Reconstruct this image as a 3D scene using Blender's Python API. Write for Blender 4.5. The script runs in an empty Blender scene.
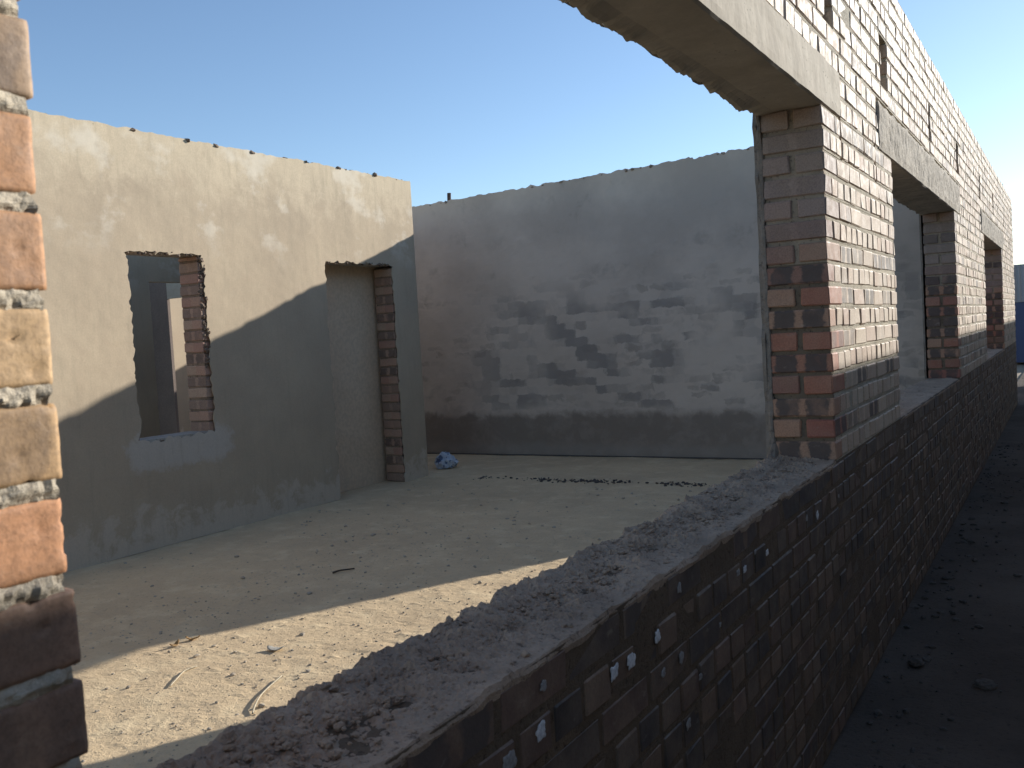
import bpy, bmesh, math, random
import numpy as np
from mathutils import Vector, Matrix, noise

random.seed(11)
R = math.radians
scene = bpy.context.scene
col = scene.collection

# ------------------------------------------------------------------ measurements (metres)
XO, TH = -0.767, 0.230            # outer face and thickness of the front wall
XI = XO - TH
CP = 0.083                        # brick course pitch
Z0 = 0.756                        # joint at sill level
Y0, Y1 = 0.502, 3.606             # first opening
Y2A, Y2B = 5.178, 8.185           # second opening
Y3A, Y3B = 11.083, 14.046         # third opening
YE = 17.07                        # far end of the front wall
ZL = Z0 + 16 * CP                 # lintel soffit
XB = -5.358                       # face of the plastered partition
YL = 7.282                        # its free end
YF = 8.749                        # face of the far cross wall
GROUND = -0.25
KX, KY = 1.35, 2.645              # metres of shadow per metre of height

# ------------------------------------------------------------------ helpers
def tag(o, label=None, cat=None, group=None, kind=None):
    if label: o['label'] = label
    if cat: o['category'] = cat
    if group: o['group'] = group
    if kind: o['kind'] = kind
    return o

def empty(name, loc, label, cat, group=None):
    o = bpy.data.objects.new(name, None)
    col.objects.link(o)
    o.location = loc
    o.empty_display_size = 0.2
    return tag(o, label, cat, group, 'thing')

def nz(x, y, z=0.0, s=1.0):
    return noise.noise(Vector((x * s, y * s, z * s)))

def fr(x, y, z=0.0, s=1.0, o=4):
    return noise.fractal(Vector((x * s, y * s, z * s)), 1.0, 2.0, o)

class MB:
    def __init__(self):
        self.v, self.f, self.c, self.b = [], [], [], []
    def add(self, vs, fs, c=None, b=None):
        n = len(self.v)
        self.v.extend(vs)
        self.f.extend([tuple(i + n for i in f) for f in fs])
        k = len(vs)
        self.c.extend([c or (0.5, 0.5, 0.5)] * k)
        self.b.extend(b if b else [(0.0, 0.0, 0.0)] * k)
    def box(self, lo, hi, c=None):
        x0, y0, z0 = lo; x1, y1, z1 = hi
        vs = [(x0,y0,z0),(x1,y0,z0),(x1,y1,z0),(x0,y1,z0),(x0,y0,z1),(x1,y0,z1),(x1,y1,z1),(x0,y1,z1)]
        self.add(vs, [(3,2,1,0),(4,5,6,7),(0,1,5,4),(1,2,6,5),(2,3,7,6),(3,0,4,7)], c)
    def build(self, name, mat, parent=None, smooth=False, attrs=False):
        me = bpy.data.meshes.new(name)
        loc = Vector((0, 0, 0))
        p = parent
        while p:
            loc += Vector(p.location)
            p = p.parent
        me.from_pydata([(a - loc.x, b - loc.y, c - loc.z) for a, b, c in self.v], [], self.f)
        if attrs:
            at = me.attributes.new('bc', 'FLOAT_COLOR', 'POINT')
            at.data.foreach_set('color', np.array([(*c, 1.0) for c in self.c], dtype=np.float32).ravel())
            at = me.attributes.new('bl', 'FLOAT_VECTOR', 'POINT')
            at.data.foreach_set('vector', np.array(self.b, dtype=np.float32).ravel())
        me.materials.append(mat)
        if smooth:
            me.polygons.foreach_set('use_smooth', [True] * len(me.polygons))
        me.update()
        o = bpy.data.objects.new(name, me)
        col.objects.link(o)
        if parent: o.parent = parent
        return o

# ------------------------------------------------------------------ materials
class NT:
    def __init__(self, name):
        self.m = bpy.data.materials.new(name)
        self.m.use_nodes = True
        self.n = self.m.node_tree.nodes
        self.l = self.m.node_tree.links
        self.bsdf = self.n['Principled BSDF']
    def new(self, t, **kw):
        n = self.n.new(t)
        for k, v in kw.items(): setattr(n, k, v)
        return n
    def set(self, sock, v):
        if isinstance(v, bpy.types.NodeSocket): self.l.new(v, sock)
        elif isinstance(v, tuple) and len(v) == 3 and sock.type == 'RGBA': sock.default_value = (*v, 1)
        else: sock.default_value = v
    def coord(self):
        return self.new('ShaderNodeNewGeometry').outputs['Position']
    def mapping(self, v, scale=(1,1,1), loc=(0,0,0)):
        m = self.new('ShaderNodeMapping')
        self.l.new(v, m.inputs['Vector'])
        m.inputs['Scale'].default_value = scale
        m.inputs['Location'].default_value = loc
        return m.outputs['Vector']
    def noise(self, v, scale, detail=5, rough=0.55, dist=0.0):
        n = self.new('ShaderNodeTexNoise')
        self.l.new(v, n.inputs['Vector'])
        n.inputs['Scale'].default_value = scale
        n.inputs['Detail'].default_value = detail
        n.inputs['Roughness'].default_value = rough
        n.inputs['Distortion'].default_value = dist
        return n.outputs['Fac']
    def ramp(self, f, a, b, lo=0.0, hi=1.0):
        n = self.new('ShaderNodeMapRange', interpolation_type='SMOOTHSTEP')
        self.l.new(f, n.inputs['Value'])
        n.inputs['From Min'].default_value = a
        n.inputs['From Max'].default_value = b
        n.inputs['To Min'].default_value = lo
        n.inputs['To Max'].default_value = hi
        return n.outputs['Result']
    def math(self, op, a, b=None):
        n = self.new('ShaderNodeMath', operation=op)
        self.set(n.inputs[0], a)
        if b is not None: self.set(n.inputs[1], b)
        return n.outputs[0]
    def mix(self, f, a, b, mode='MIX'):
        n = self.new('ShaderNodeMix', data_type='RGBA', blend_type=mode)
        self.set(n.inputs[0], f)
        self.set(n.inputs[6], a)
        self.set(n.inputs[7], b)
        return n.outputs[2]
    def sep(self, v):
        n = self.new('ShaderNodeSeparateXYZ')
        self.l.new(v, n.inputs[0])
        return n.outputs
    def bump(self, h, dist, strength=1.0, normal=None):
        n = self.new('ShaderNodeBump')
        self.l.new(h, n.inputs['Height'])
        n.inputs['Distance'].default_value = dist
        n.inputs['Strength'].default_value = strength
        if normal: self.l.new(normal, n.inputs['Normal'])
        return n.outputs['Normal']
    def done(self, color, rough=0.85, normal=None, spec=0.3):
        self.set(self.bsdf.inputs['Base Color'], color)
        self.set(self.bsdf.inputs['Roughness'], rough)
        self.bsdf.inputs['Specular IOR Level'].default_value = spec
        if normal: self.l.new(normal, self.bsdf.inputs['Normal'])
        return self.m

def mat_brick():
    t = NT('fired_brick')
    a = t.new('ShaderNodeAttribute', attribute_name='bc').outputs['Color']
    b = t.new('ShaderNodeAttribute', attribute_name='bl').outputs['Vector']
    p = t.coord()
    s = t.sep(b)
    n1 = t.noise(p, 28, 4)
    n2 = t.noise(p, 170, 4, 0.65)
    n3 = t.noise(p, 9, 5)
    wob = t.math('MULTIPLY', t.math('SUBTRACT', n1, 0.5), 0.05)
    lu = t.math('ADD', t.math('ABSOLUTE', s[0]), wob)
    du = t.math('ABSOLUTE', t.math('SUBTRACT', lu, 0.055))
    dz = t.math('ABSOLUTE', t.math('ADD', s[1], wob))
    m = t.math('MULTIPLY', t.ramp(du, 0.046, 0.034), t.ramp(dz, 0.042, 0.03))
    m = t.math('MULTIPLY', m, s[2])
    c = t.mix(t.ramp(n3, 0.3, 0.7, 0.0, 0.5), a, t.mix(0.5, a, (0.46, 0.33, 0.22)))
    c = t.mix(t.ramp(n2, 0.35, 0.7, 0.0, 0.45), c, t.mix(0.75, c, (0.07, 0.045, 0.035)))
    c = t.mix(t.math('MULTIPLY', m, t.ramp(n3, 0.25, 0.5, 0.35, 0.95)), c, (0.085, 0.068, 0.06))
    # thin cement smears left by the bricklayer
    sm = t.ramp(t.noise(t.mapping(p, (1, 1, 2.2), (3, 1, 7)), 13, 6, 0.7), 0.6, 0.72, 0.0, 0.65)
    c = t.mix(sm, c, t.mix(0.55, c, (0.42, 0.37, 0.30)))
    h = t.math('ADD', t.math('MULTIPLY', n2, 0.6), n1)
    return t.done(c, t.ramp(n1, 0.3, 0.7, 0.6, 0.8), t.bump(h, 0.0022, 0.5), 0.4)

def mat_mortar(name, base, dark, scale=60, amp=0.006, pits=True, tint=False):
    t = NT(name)
    p = t.coord()
    n1 = t.noise(p, scale, 6, 0.7)
    n2 = t.noise(p, 7, 5, 0.6)
    n3 = t.noise(p, scale * 3.5, 3, 0.6)
    c = t.mix(t.ramp(n2, 0.3, 0.7), base, tuple(x * 0.72 for x in base))
    if pits:
        c = t.mix(t.ramp(n1, 0.46, 0.34, 0, 0.8), c, dark)
    c = t.mix(t.ramp(n3, 0.55, 0.75, 0, 0.4), c, tuple(min(0.8, x * 1.35) for x in base))
    if tint:
        c = t.mix(1.0, c, t.new('ShaderNodeAttribute', attribute_name='bc').outputs['Color'], 'MULTIPLY')
    h = t.math('ADD', n1, t.math('MULTIPLY', n3, 0.35))
    return t.done(c, 0.92, t.bump(h, amp, 0.9), 0.2)

def mat_plaster_left():
    t = NT('cream_plaster')
    p = t.coord()
    z = t.sep(p)[2]
    n1 = t.noise(p, 1.6, 5, 0.6)
    n2 = t.noise(p, 6, 6, 0.65, 0.4)
    n3 = t.noise(p, 90, 4, 0.6)
    c = t.mix(t.ramp(n1, 0.3, 0.7), (0.475, 0.382, 0.272), (0.560, 0.453, 0.318))
    c = t.mix(t.ramp(n2, 0.42, 0.7, 0, 0.5), c, (0.505, 0.398, 0.282))
    # paler second coat near the top and splashes at the foot
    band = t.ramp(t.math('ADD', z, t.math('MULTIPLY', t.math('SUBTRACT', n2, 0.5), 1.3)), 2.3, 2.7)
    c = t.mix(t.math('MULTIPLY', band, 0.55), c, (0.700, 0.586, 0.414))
    foot = t.ramp(t.math('ADD', z, t.math('MULTIPLY', t.math('SUBTRACT', n2, 0.5), 1.1)), 0.26, 0.10)
    c = t.mix(t.math('MULTIPLY', foot, 0.85), c, (0.659, 0.557, 0.431))
    sp = t.sep(p)
    n4 = t.noise(p, 11, 5, 0.7)
    wy = t.math('SUBTRACT', t.ramp(t.math('ABSOLUTE', t.math('SUBTRACT', sp[1], 4.42)), 0.62, 0.30), t.ramp(t.math('ABSOLUTE', t.math('SUBTRACT', z, 0.66)), 0.05, 0.24))
    c = t.mix(t.math('MULTIPLY', t.ramp(t.math('ADD', wy, t.math('MULTIPLY', t.math('SUBTRACT', n4, 0.5), 1.4)), 0.35, 0.85), 0.6), c, (0.66, 0.61, 0.53))
    strk = t.noise(t.mapping(p, (1, 7, 0.8)), 3.0, 4, 0.6)
    c = t.mix(t.ramp(strk, 0.5, 0.72, 0, 0.3), c, (0.412, 0.341, 0.242))
    c = t.mix(t.ramp(n3, 0.3, 0.7, 0, 0.14), c, (0.2, 0.18, 0.15))
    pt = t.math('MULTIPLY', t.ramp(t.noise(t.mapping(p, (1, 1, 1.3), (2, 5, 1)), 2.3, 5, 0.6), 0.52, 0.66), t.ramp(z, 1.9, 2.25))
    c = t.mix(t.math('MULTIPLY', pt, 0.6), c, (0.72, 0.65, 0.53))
    h = t.math('ADD', t.math('MULTIPLY', n3, 0.25), n2)
    return t.done(c, 0.9, t.bump(h, 0.004, 0.35), 0.2)

def mat_plaster_far():
    t = NT('grey_plaster')
    p = t.coord()
    s = t.sep(p)
    z = s[2]
    n1 = t.noise(p, 1.1, 5, 0.6)
    n2 = t.noise(p, 5, 6, 0.65, 0.3)
    n3 = t.noise(p, 80, 4, 0.6)
    c = t.mix(t.ramp(n1, 0.32, 0.68), (0.477, 0.401, 0.335), (0.615, 0.520, 0.432))
    # the coursing of the bricks shows dark through the thin first coat
    br = t.new('ShaderNodeTexBrick')
    cx = t.new('ShaderNodeCombineXYZ')
    t.l.new(t.math('ADD', s[0], t.math('MULTIPLY', t.math('SUBTRACT', n2, 0.5), 0.30)), cx.inputs[0])
    t.l.new(t.math('ADD', z, t.math('MULTIPLY', t.math('SUBTRACT', t.noise(p, 6.3, 5), 0.5), 0.16)), cx.inputs[1])
    t.l.new(cx.outputs[0], br.inputs['Vector'])
    br.inputs['Color1'].default_value = (0, 0, 0, 1)
    br.inputs['Color2'].default_value = (1, 1, 1, 1)
    br.inputs['Mortar'].default_value = (0, 0, 0, 1)
    br.inputs['Scale'].default_value = 1.0
    br.inputs['Mortar Size'].default_value = 0.02
    br.inputs['Mortar Smooth'].default_value = 1.0
    br.inputs['Brick Width'].default_value = 0.23
    br.inputs['Row Height'].default_value = 0.083
    brf = t.math('MULTIPLY', t.ramp(t.sep(br.outputs['Color'])[0], 0.3, 0.85), t.ramp(n2, 0.36, 0.56))
    zone = t.ramp(t.noise(t.mapping(p, (1, 1, 1.6), (4.2, 0, 1.3)), 1.3, 4, 0.55), 0.40, 0.56)
    mid = t.math('MULTIPLY', t.ramp(z, 0.42, 0.55), t.ramp(z, 2.05, 1.6))
    blot = t.math('MULTIPLY', t.math('MULTIPLY', brf, zone), mid)
    c = t.mix(t.math('MULTIPLY', mid, 0.35), c, (0.636, 0.544, 0.456))
    c = t.mix(t.math('MULTIPLY', blot, 0.45), c, (0.265, 0.223, 0.186))
    def blocks(w, dx, scale, lo, hi):
        # patches that follow the brick courses under the thin coat
        row = t.math('SNAP', t.math('ADD', z, t.math('MULTIPLY', t.math('SUBTRACT', t.noise(p, 7.3, 4, 0.6), 0.5), 0.05 * w)), 0.083)
        cxn = t.math('ADD', t.math('ADD', s[0], dx), t.math('ADD', t.math('MULTIPLY', t.math('SUBTRACT', t.noise(p, 9.1, 4, 0.6), 0.5), 0.09 * w), t.math('MULTIPLY', row, 1.37)))
        cmb = t.new('ShaderNodeCombineXYZ')
        t.l.new(t.math('SNAP', cxn, 0.118), cmb.inputs[0])
        t.l.new(t.math('MULTIPLY', row, 1.5), cmb.inputs[1])
        return t.ramp(t.noise(cmb.outputs[0], scale, 2, 0.5), lo, hi)
    pat = t.math('MULTIPLY', t.math('ADD', t.math('ADD', blocks(1.0, 0.0, 2.9, 0.47, 0.60), blocks(2.0, 0.012, 2.9, 0.47, 0.60)), blocks(3.2, -0.01, 2.9, 0.47, 0.60)), 0.333)
    pat = t.math('MULTIPLY', pat, t.ramp(t.noise(p, 1.5, 3, 0.5), 0.33, 0.50))
    band = t.math('MULTIPLY', t.math('MULTIPLY', t.ramp(z, 0.42, 0.6), t.ramp(z, 1.95, 1.45)), t.ramp(s[0], -6.3, -5.0))
    c = t.mix(t.math('MULTIPLY', t.math('MULTIPLY', pat, band), 0.75), c, (0.24, 0.218, 0.20))
    cloud = t.math('MULTIPLY', t.ramp(n2, 0.5, 0.7), t.ramp(t.noise(p, 1.7, 3), 0.45, 0.6))
    c = t.mix(t.math('MULTIPLY', cloud, 0.4), c, (0.286, 0.243, 0.205))
    # darker, damp render along the foot of the wall with an edge of its own
    zz = t.math('ADD', z, t.math('MULTIPLY', t.math('SUBTRACT', n2, 0.5), 0.22))
    c = t.mix(t.ramp(zz, 0.50, 0.40, 0, 0.9), c, t.mix(t.ramp(n2, 0.45, 0.65), (0.233, 0.193, 0.158), (0.297, 0.247, 0.205)))
    c = t.mix(t.ramp(zz, 0.17, 0.08, 0, 0.35), c, (0.36, 0.33, 0.29))
    h = t.math('ADD', t.math('MULTIPLY', n3, 0.3), n2)
    return t.done(c, 0.9, t.bump(h, 0.006, 0.5), 0.2)

def mat_plain(name, a, b, scale=3, rough=0.9, amp=0.004, spec=0.2):
    t = NT(name)
    p = t.coord()
    n1 = t.noise(p, scale, 6, 0.62)
    n2 = t.noise(p, scale * 14, 4, 0.6)
    c = t.mix(t.ramp(n1, 0.3, 0.7), a, b)
    c = t.mix(t.ramp(n2, 0.35, 0.65, 0, 0.3), c, tuple(x * 0.6 for x in a))
    return t.done(c, rough, t.bump(t.math('ADD', n1, t.math('MULTIPLY', n2, 0.4)), amp, 0.6), spec)

def mat_floor():
    t = NT('dusty_screed')
    p = t.coord()
    n1 = t.noise(p, 0.9, 5, 0.6)
    n2 = t.noise(p, 5, 6, 0.65)
    n3 = t.noise(p, 45, 5, 0.7)
    n4 = t.noise(p, 160, 3, 0.6)
    c = t.mix(t.ramp(n1, 0.3, 0.7), (0.600, 0.448, 0.279), (0.720, 0.544, 0.336))
    c = t.mix(t.ramp(n2, 0.48, 0.68, 0, 0.6), c, (0.816, 0.647, 0.410))
    c = t.mix(t.ramp(n2, 0.42, 0.25, 0, 0.55), c, (0.456, 0.352, 0.242))
    c = t.mix(t.ramp(n3, 0.42, 0.30, 0, 0.7), c, (0.288, 0.220, 0.155))
    c = t.mix(t.ramp(n4, 0.55, 0.75, 0, 0.4), c, (0.850, 0.704, 0.504))
    h = t.math('ADD', t.math('ADD', n3, t.math('MULTIPLY', n4, 0.35)), t.math('MULTIPLY', n2, 0.8))
    return t.done(c, 0.93, t.bump(h, 0.008, 0.7), 0.15)

def mat_concrete():
    t = NT('cast_concrete')
    p = t.coord()
    n1 = t.noise(p, 4, 6, 0.65)
    n2 = t.noise(p, 55, 4, 0.6)
    st = t.noise(t.mapping(p, (1, 1.2, 9)), 2.6, 4, 0.6)
    ho = t.new('ShaderNodeTexVoronoi')
    t.l.new(p, ho.inputs['Vector']); ho.inputs['Scale'].default_value = 34
    hole = t.math('MULTIPLY', t.ramp(ho.outputs['Distance'], 0.16, 0.08), t.ramp(n1, 0.5, 0.56))
    c = t.mix(t.ramp(n1, 0.3, 0.7), (0.446, 0.394, 0.316), (0.560, 0.504, 0.408))
    c = t.mix(t.ramp(st, 0.5, 0.7, 0, 0.4), c, (0.40, 0.35, 0.27))
    c = t.mix(t.ramp(n2, 0.4, 0.65, 0, 0.2), c, (0.33, 0.285, 0.22))
    c = t.mix(t.math('MULTIPLY', hole, 0.7), c, (0.17, 0.145, 0.115))
    h = t.math('SUBTRACT', t.math('ADD', n1, t.math('MULTIPLY', n2, 0.3)), hole)
    return t.done(c, 0.9, t.bump(h, 0.003, 0.6), 0.2)

def mat_ground():
    t = NT('shade_soil')
    p = t.coord()
    n1 = t.noise(p, 1.2, 6, 0.6)
    n2 = t.noise(p, 40, 5, 0.7)
    c = t.mix(t.ramp(n1, 0.3, 0.7), (0.085, 0.068, 0.055), (0.13, 0.105, 0.085))  # soil colour darkened to stand for the alley's shade
    c = t.mix(t.ramp(n2, 0.45, 0.3, 0, 0.6), c, (0.04, 0.035, 0.03))
    return t.done(c, 0.95, t.bump(n2, 0.015, 0.8), 0.1)

def mat_simple(name, c, rough=0.7, spec=0.4):
    t = NT(name)
    p = t.coord()
    n = t.noise(p, 130, 4)
    cc = t.mix(t.ramp(n, 0.3, 0.7), c, tuple(x * 0.6 for x in c))
    return t.done(cc, rough, None, spec)

M_BRICK = mat_brick()
M_MORTAR = mat_mortar('lime_mortar', (0.42, 0.375, 0.30), (0.12, 0.10, 0.085), tint=True)
M_BED = mat_mortar('bed_mortar', (0.60, 0.52, 0.40), (0.34, 0.28, 0.21), 75, 0.004)
M_SILL = mat_mortar('rough_sill_mortar', (0.46, 0.345, 0.25), (0.13, 0.095, 0.07), 60, 0.009)
M_LINTEL = mat_concrete()
M_LINTEL_R = mat_mortar('rough_concrete', (0.56, 0.50, 0.41), (0.24, 0.205, 0.165), 30, 0.008)
M_PL = mat_plaster_left()
M_PF = mat_plaster_far()
M_EDGE = mat_mortar('plaster_edge', (0.46, 0.43, 0.375), (0.2, 0.18, 0.15), 50, 0.006)
M_LIP = mat_mortar('plaster_lip', (0.30, 0.255, 0.21), (0.12, 0.10, 0.085), 50, 0.006)
M_BROWN = mat_plain('brown_plaster', (0.70, 0.54, 0.37), (0.76, 0.60, 0.42), 2.5, amp=0.002)
M_CORE = mat_plain('brick_core', (0.30, 0.22, 0.17), (0.36, 0.29, 0.23), 9)
M_FLOOR = mat_floor()
M_GROUND = mat_ground()

M_RUBL = mat_plain('crumbled_brick', (0.13, 0.095, 0.075), (0.30, 0.23, 0.17), 40)
# ------------------------------------------------------------------ bricks
CH = 0.0045
def brick(mb, lo, hi, c, axis, flash, jit=0.0023, ch=CH):
    """chamfered brick; axis = index of its long side"""
    cx = [(a + b) / 2 for a, b in zip(lo, hi)]
    h = [max(0.008, (b - a) / 2) for a, b in zip(lo, hi)]
    j = [random.uniform(-jit, jit) for _ in range(3)]
    rz = random.uniform(-1, 1) * jit * 3
    vs, bs = [], []
    idx = {}
    for sx in (-1, 1):
        for sy in (-1, 1):
            for sz in (-1, 1):
                for k in range(3):
                    q = [sx * (h[0] - ch), sy * (h[1] - ch), sz * (h[2] - ch)]
                    q[k] = (sx, sy, sz)[k] * h[k]
                    q = [a + random.uniform(-1, 1) * jit * 0.8 for a in q]
                    idx[(sx, sy, sz, k)] = len(vs)
                    vs.append((cx[0] + j[0] + q[0] - rz * q[1], cx[1] + j[1] + q[1] + rz * q[0], cx[2] + j[2] + q[2]))
                    bs.append((q[axis], q[2], flash))
    fs = []
    S = (-1, 1)
    for k in range(3):
        u, w = [(1, 2), (2, 0), (0, 1)][k]
        for s in S:
            def key(a, b):
                t = [0, 0, 0]; t[k] = s; t[u] = a; t[w] = b
                return idx[(*t, k)]
            f = [key(-1, -1), key(1, -1), key(1, 1), key(-1, 1)]
            fs.append(tuple(f if s > 0 else f[::-1]))
    for e in range(3):
        u, w = [(1, 2), (2, 0), (0, 1)][e]
        for a in S:
            for b in S:
                def key(se, k):
                    t = [0, 0, 0]; t[e] = se; t[u] = a; t[w] = b
                    return idx[(*t, k)]
                f = [key(-1, u), key(1, u), key(1, w), key(-1, w)]
                fs.append(tuple(f if a * b < 0 else f[::-1]))
    for sx in S:
        for sy in S:
            for sz in S:
                f = [idx[(sx, sy, sz, k)] for k in range(3)]
                fs.append(tuple(f if sx * sy * sz > 0 else f[::-1]))
    mb.add(vs, fs, c, bs)

def fine_brick(mb, lo, hi, c, axis, flash, res=0.005, rad=0.003, amp=0.0008, seed=0.0):
    """close-up brick: rounded, worn arrises, uneven faces"""
    cx = [(a + b) / 2 for a, b in zip(lo, hi)]
    h = [(b - a) / 2 for a, b in zip(lo, hi)]
    bm = bmesh.new()
    n = [max(2, int(2 * q / res)) for q in h]
    for k in range(3):
        u, w = [(1, 2), (2, 0), (0, 1)][k]
        for s in (-1, 1):
            g = []
            for i in range(n[u] + 1):
                row = []
                for jn in range(n[w] + 1):
                    q = [0, 0, 0]
                    q[k] = s * h[k]; q[u] = -h[u] + 2 * h[u] * i / n[u]; q[w] = -h[w] + 2 * h[w] * jn / n[w]
                    row.append(bm.verts.new(q))
                g.append(row)
            for i in range(n[u]):
                for jn in range(n[w]):
                    f = [g[i][jn], g[i + 1][jn], g[i + 1][jn + 1], g[i][jn + 1]]
                    bm.faces.new(f if s > 0 else f[::-1])
    bmesh.ops.remove_doubles(bm, verts=bm.verts, dist=1e-5)
    vs, bs = [], []
    for v in bm.verts:
        q = v.co
        r = rad * (1 + 0.5 * nz(q.x + seed, q.y, q.z, 18))
        inner = Vector([max(-h[k] + r, min(h[k] - r, q[k])) for k in range(3)])
        d = q - inner
        nrm = d.normalized() if d.length > 1e-9 else Vector((0, 0, 1))
        pt = inner + nrm * r
        pt += nrm * (amp * fr(q.x + seed, q.y, q.z, 22, 4) + 0.5 * amp * fr(q.x, q.y + seed, q.z, 90, 2))
        pit = nz(q.x, q.y + seed * 2, q.z, 75)
        if pit > 0.5: pt -= nrm * 0.005 * (pit - 0.5) / 0.3
        vs.append(tuple(pt[k] + cx[k] for k in range(3)))
        bs.append((q[axis], q.z, flash))
    bm.verts.index_update()
    fs = [tuple(v.index for v in f.verts) for f in bm.faces]
    bm.free()
    mb.add(vs, fs, c, bs)

PAL = [((0.40, 0.20, 0.115), 4), ((0.45, 0.27, 0.17), 4), ((0.47, 0.33, 0.205), 3), ((0.33, 0.13, 0.08), 4),
       ((0.25, 0.12, 0.085), 2), ((0.36, 0.23, 0.15), 3), ((0.16, 0.11, 0.09), 1)]
def pick(light=0.0):
    c = random.choices([a for a, _ in PAL], [b for _, b in PAL])[0]
    k = random.uniform(0.85, 1.15)
    c = tuple(x * k for x in c)
    pale = (0.68, 0.57, 0.435)
    return tuple(a * (1 - light) + b * light for a, b in zip(c, pale))

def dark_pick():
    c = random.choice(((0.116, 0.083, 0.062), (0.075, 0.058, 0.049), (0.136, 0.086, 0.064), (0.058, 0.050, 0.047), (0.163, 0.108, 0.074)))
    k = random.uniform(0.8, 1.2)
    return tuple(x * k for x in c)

def zc(k, y):
    """joint height of course k; the courses dip a little towards the near end"""
    return Z0 + k * CP + (0.011 if k > 0 else 0.0) * max(0.0, min(1.0, (3.6 - y) / 3.1))

JT = 0.015          # joint width

# ------------------------------------------------------------------ FRONT WALL
front = empty('brick_wall', (XO - TH / 2, 7.0, GROUND),
              'long unplastered brick front wall with three window openings and concrete lintels', 'wall')
KB, KT = -12, 27
lintels = [(0.502 - 0.3, 3.92, 2), (4.80, 8.56, 3), (10.75, 14.36, 3)]
slots = [(2.40, 0.14), (3.71, 0.16), (4.95, 0.19), (6.75, 0.11), (8.47, 0.19), (10.68, 0.12), (12.6, 0.12), (14.62, 0.12)]
def spans(k):
    cuts = []
    if 0 <= k < 16: cuts += [(Y0, Y1), (Y2A, Y2B), (Y3A, Y3B)]
    for a, b, h in lintels:
        if 16 <= k < 16 + h: cuts.append((a, b))
    if 20 <= k < 23: cuts += [(y, y + w) for y, w in slots]
    if 14 <= k < 19: cuts.append((3.925, 3.948))
    if 14 <= k < 17: cuts.append((4.70, 4.715))
    cuts.sort()
    out, y = [], -3.0
    for a, b in cuts:
        if a > y: out.append((y, a))
        y = max(y, b)
    out.append((y, YE))
    return [s for s in out if s[1] - s[0] > 0.012]

def smeared(c, k):
    g = max(0.0, min(0.8, (k - 7.0) / 5.0 + random.uniform(-0.25, 0.25)))
    return tuple(a * (1 - g) + b * g for a, b in zip(c, (0.36, 0.30, 0.255)))
LEFT_COL = {2: ((0.36, 0.22, 0.15), 0.3), 3: ((0.42, 0.25, 0.165), 0.3), 4: ((0.580, 0.285, 0.142), 0.0), 5: ((0.560, 0.351, 0.172), 0.45),
            6: ((0.60, 0.40, 0.215), 0.0), 7: ((0.560, 0.294, 0.146), 0.1), 8: ((0.570, 0.294, 0.146), 0.0),
            9: ((0.48, 0.33, 0.21), 0.5), 10: ((0.46, 0.31, 0.21), 0.6)}
bk, bkf, mo = MB(), MB(), MB()
EDGE_Y = {2: 0.004, 3: 0.004, 4: -0.002, 5: 0.001, 6: 0.0, 7: 0.001, 8: -0.001, 9: 0.003, 10: 0.0, 11: -0.003}
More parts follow.
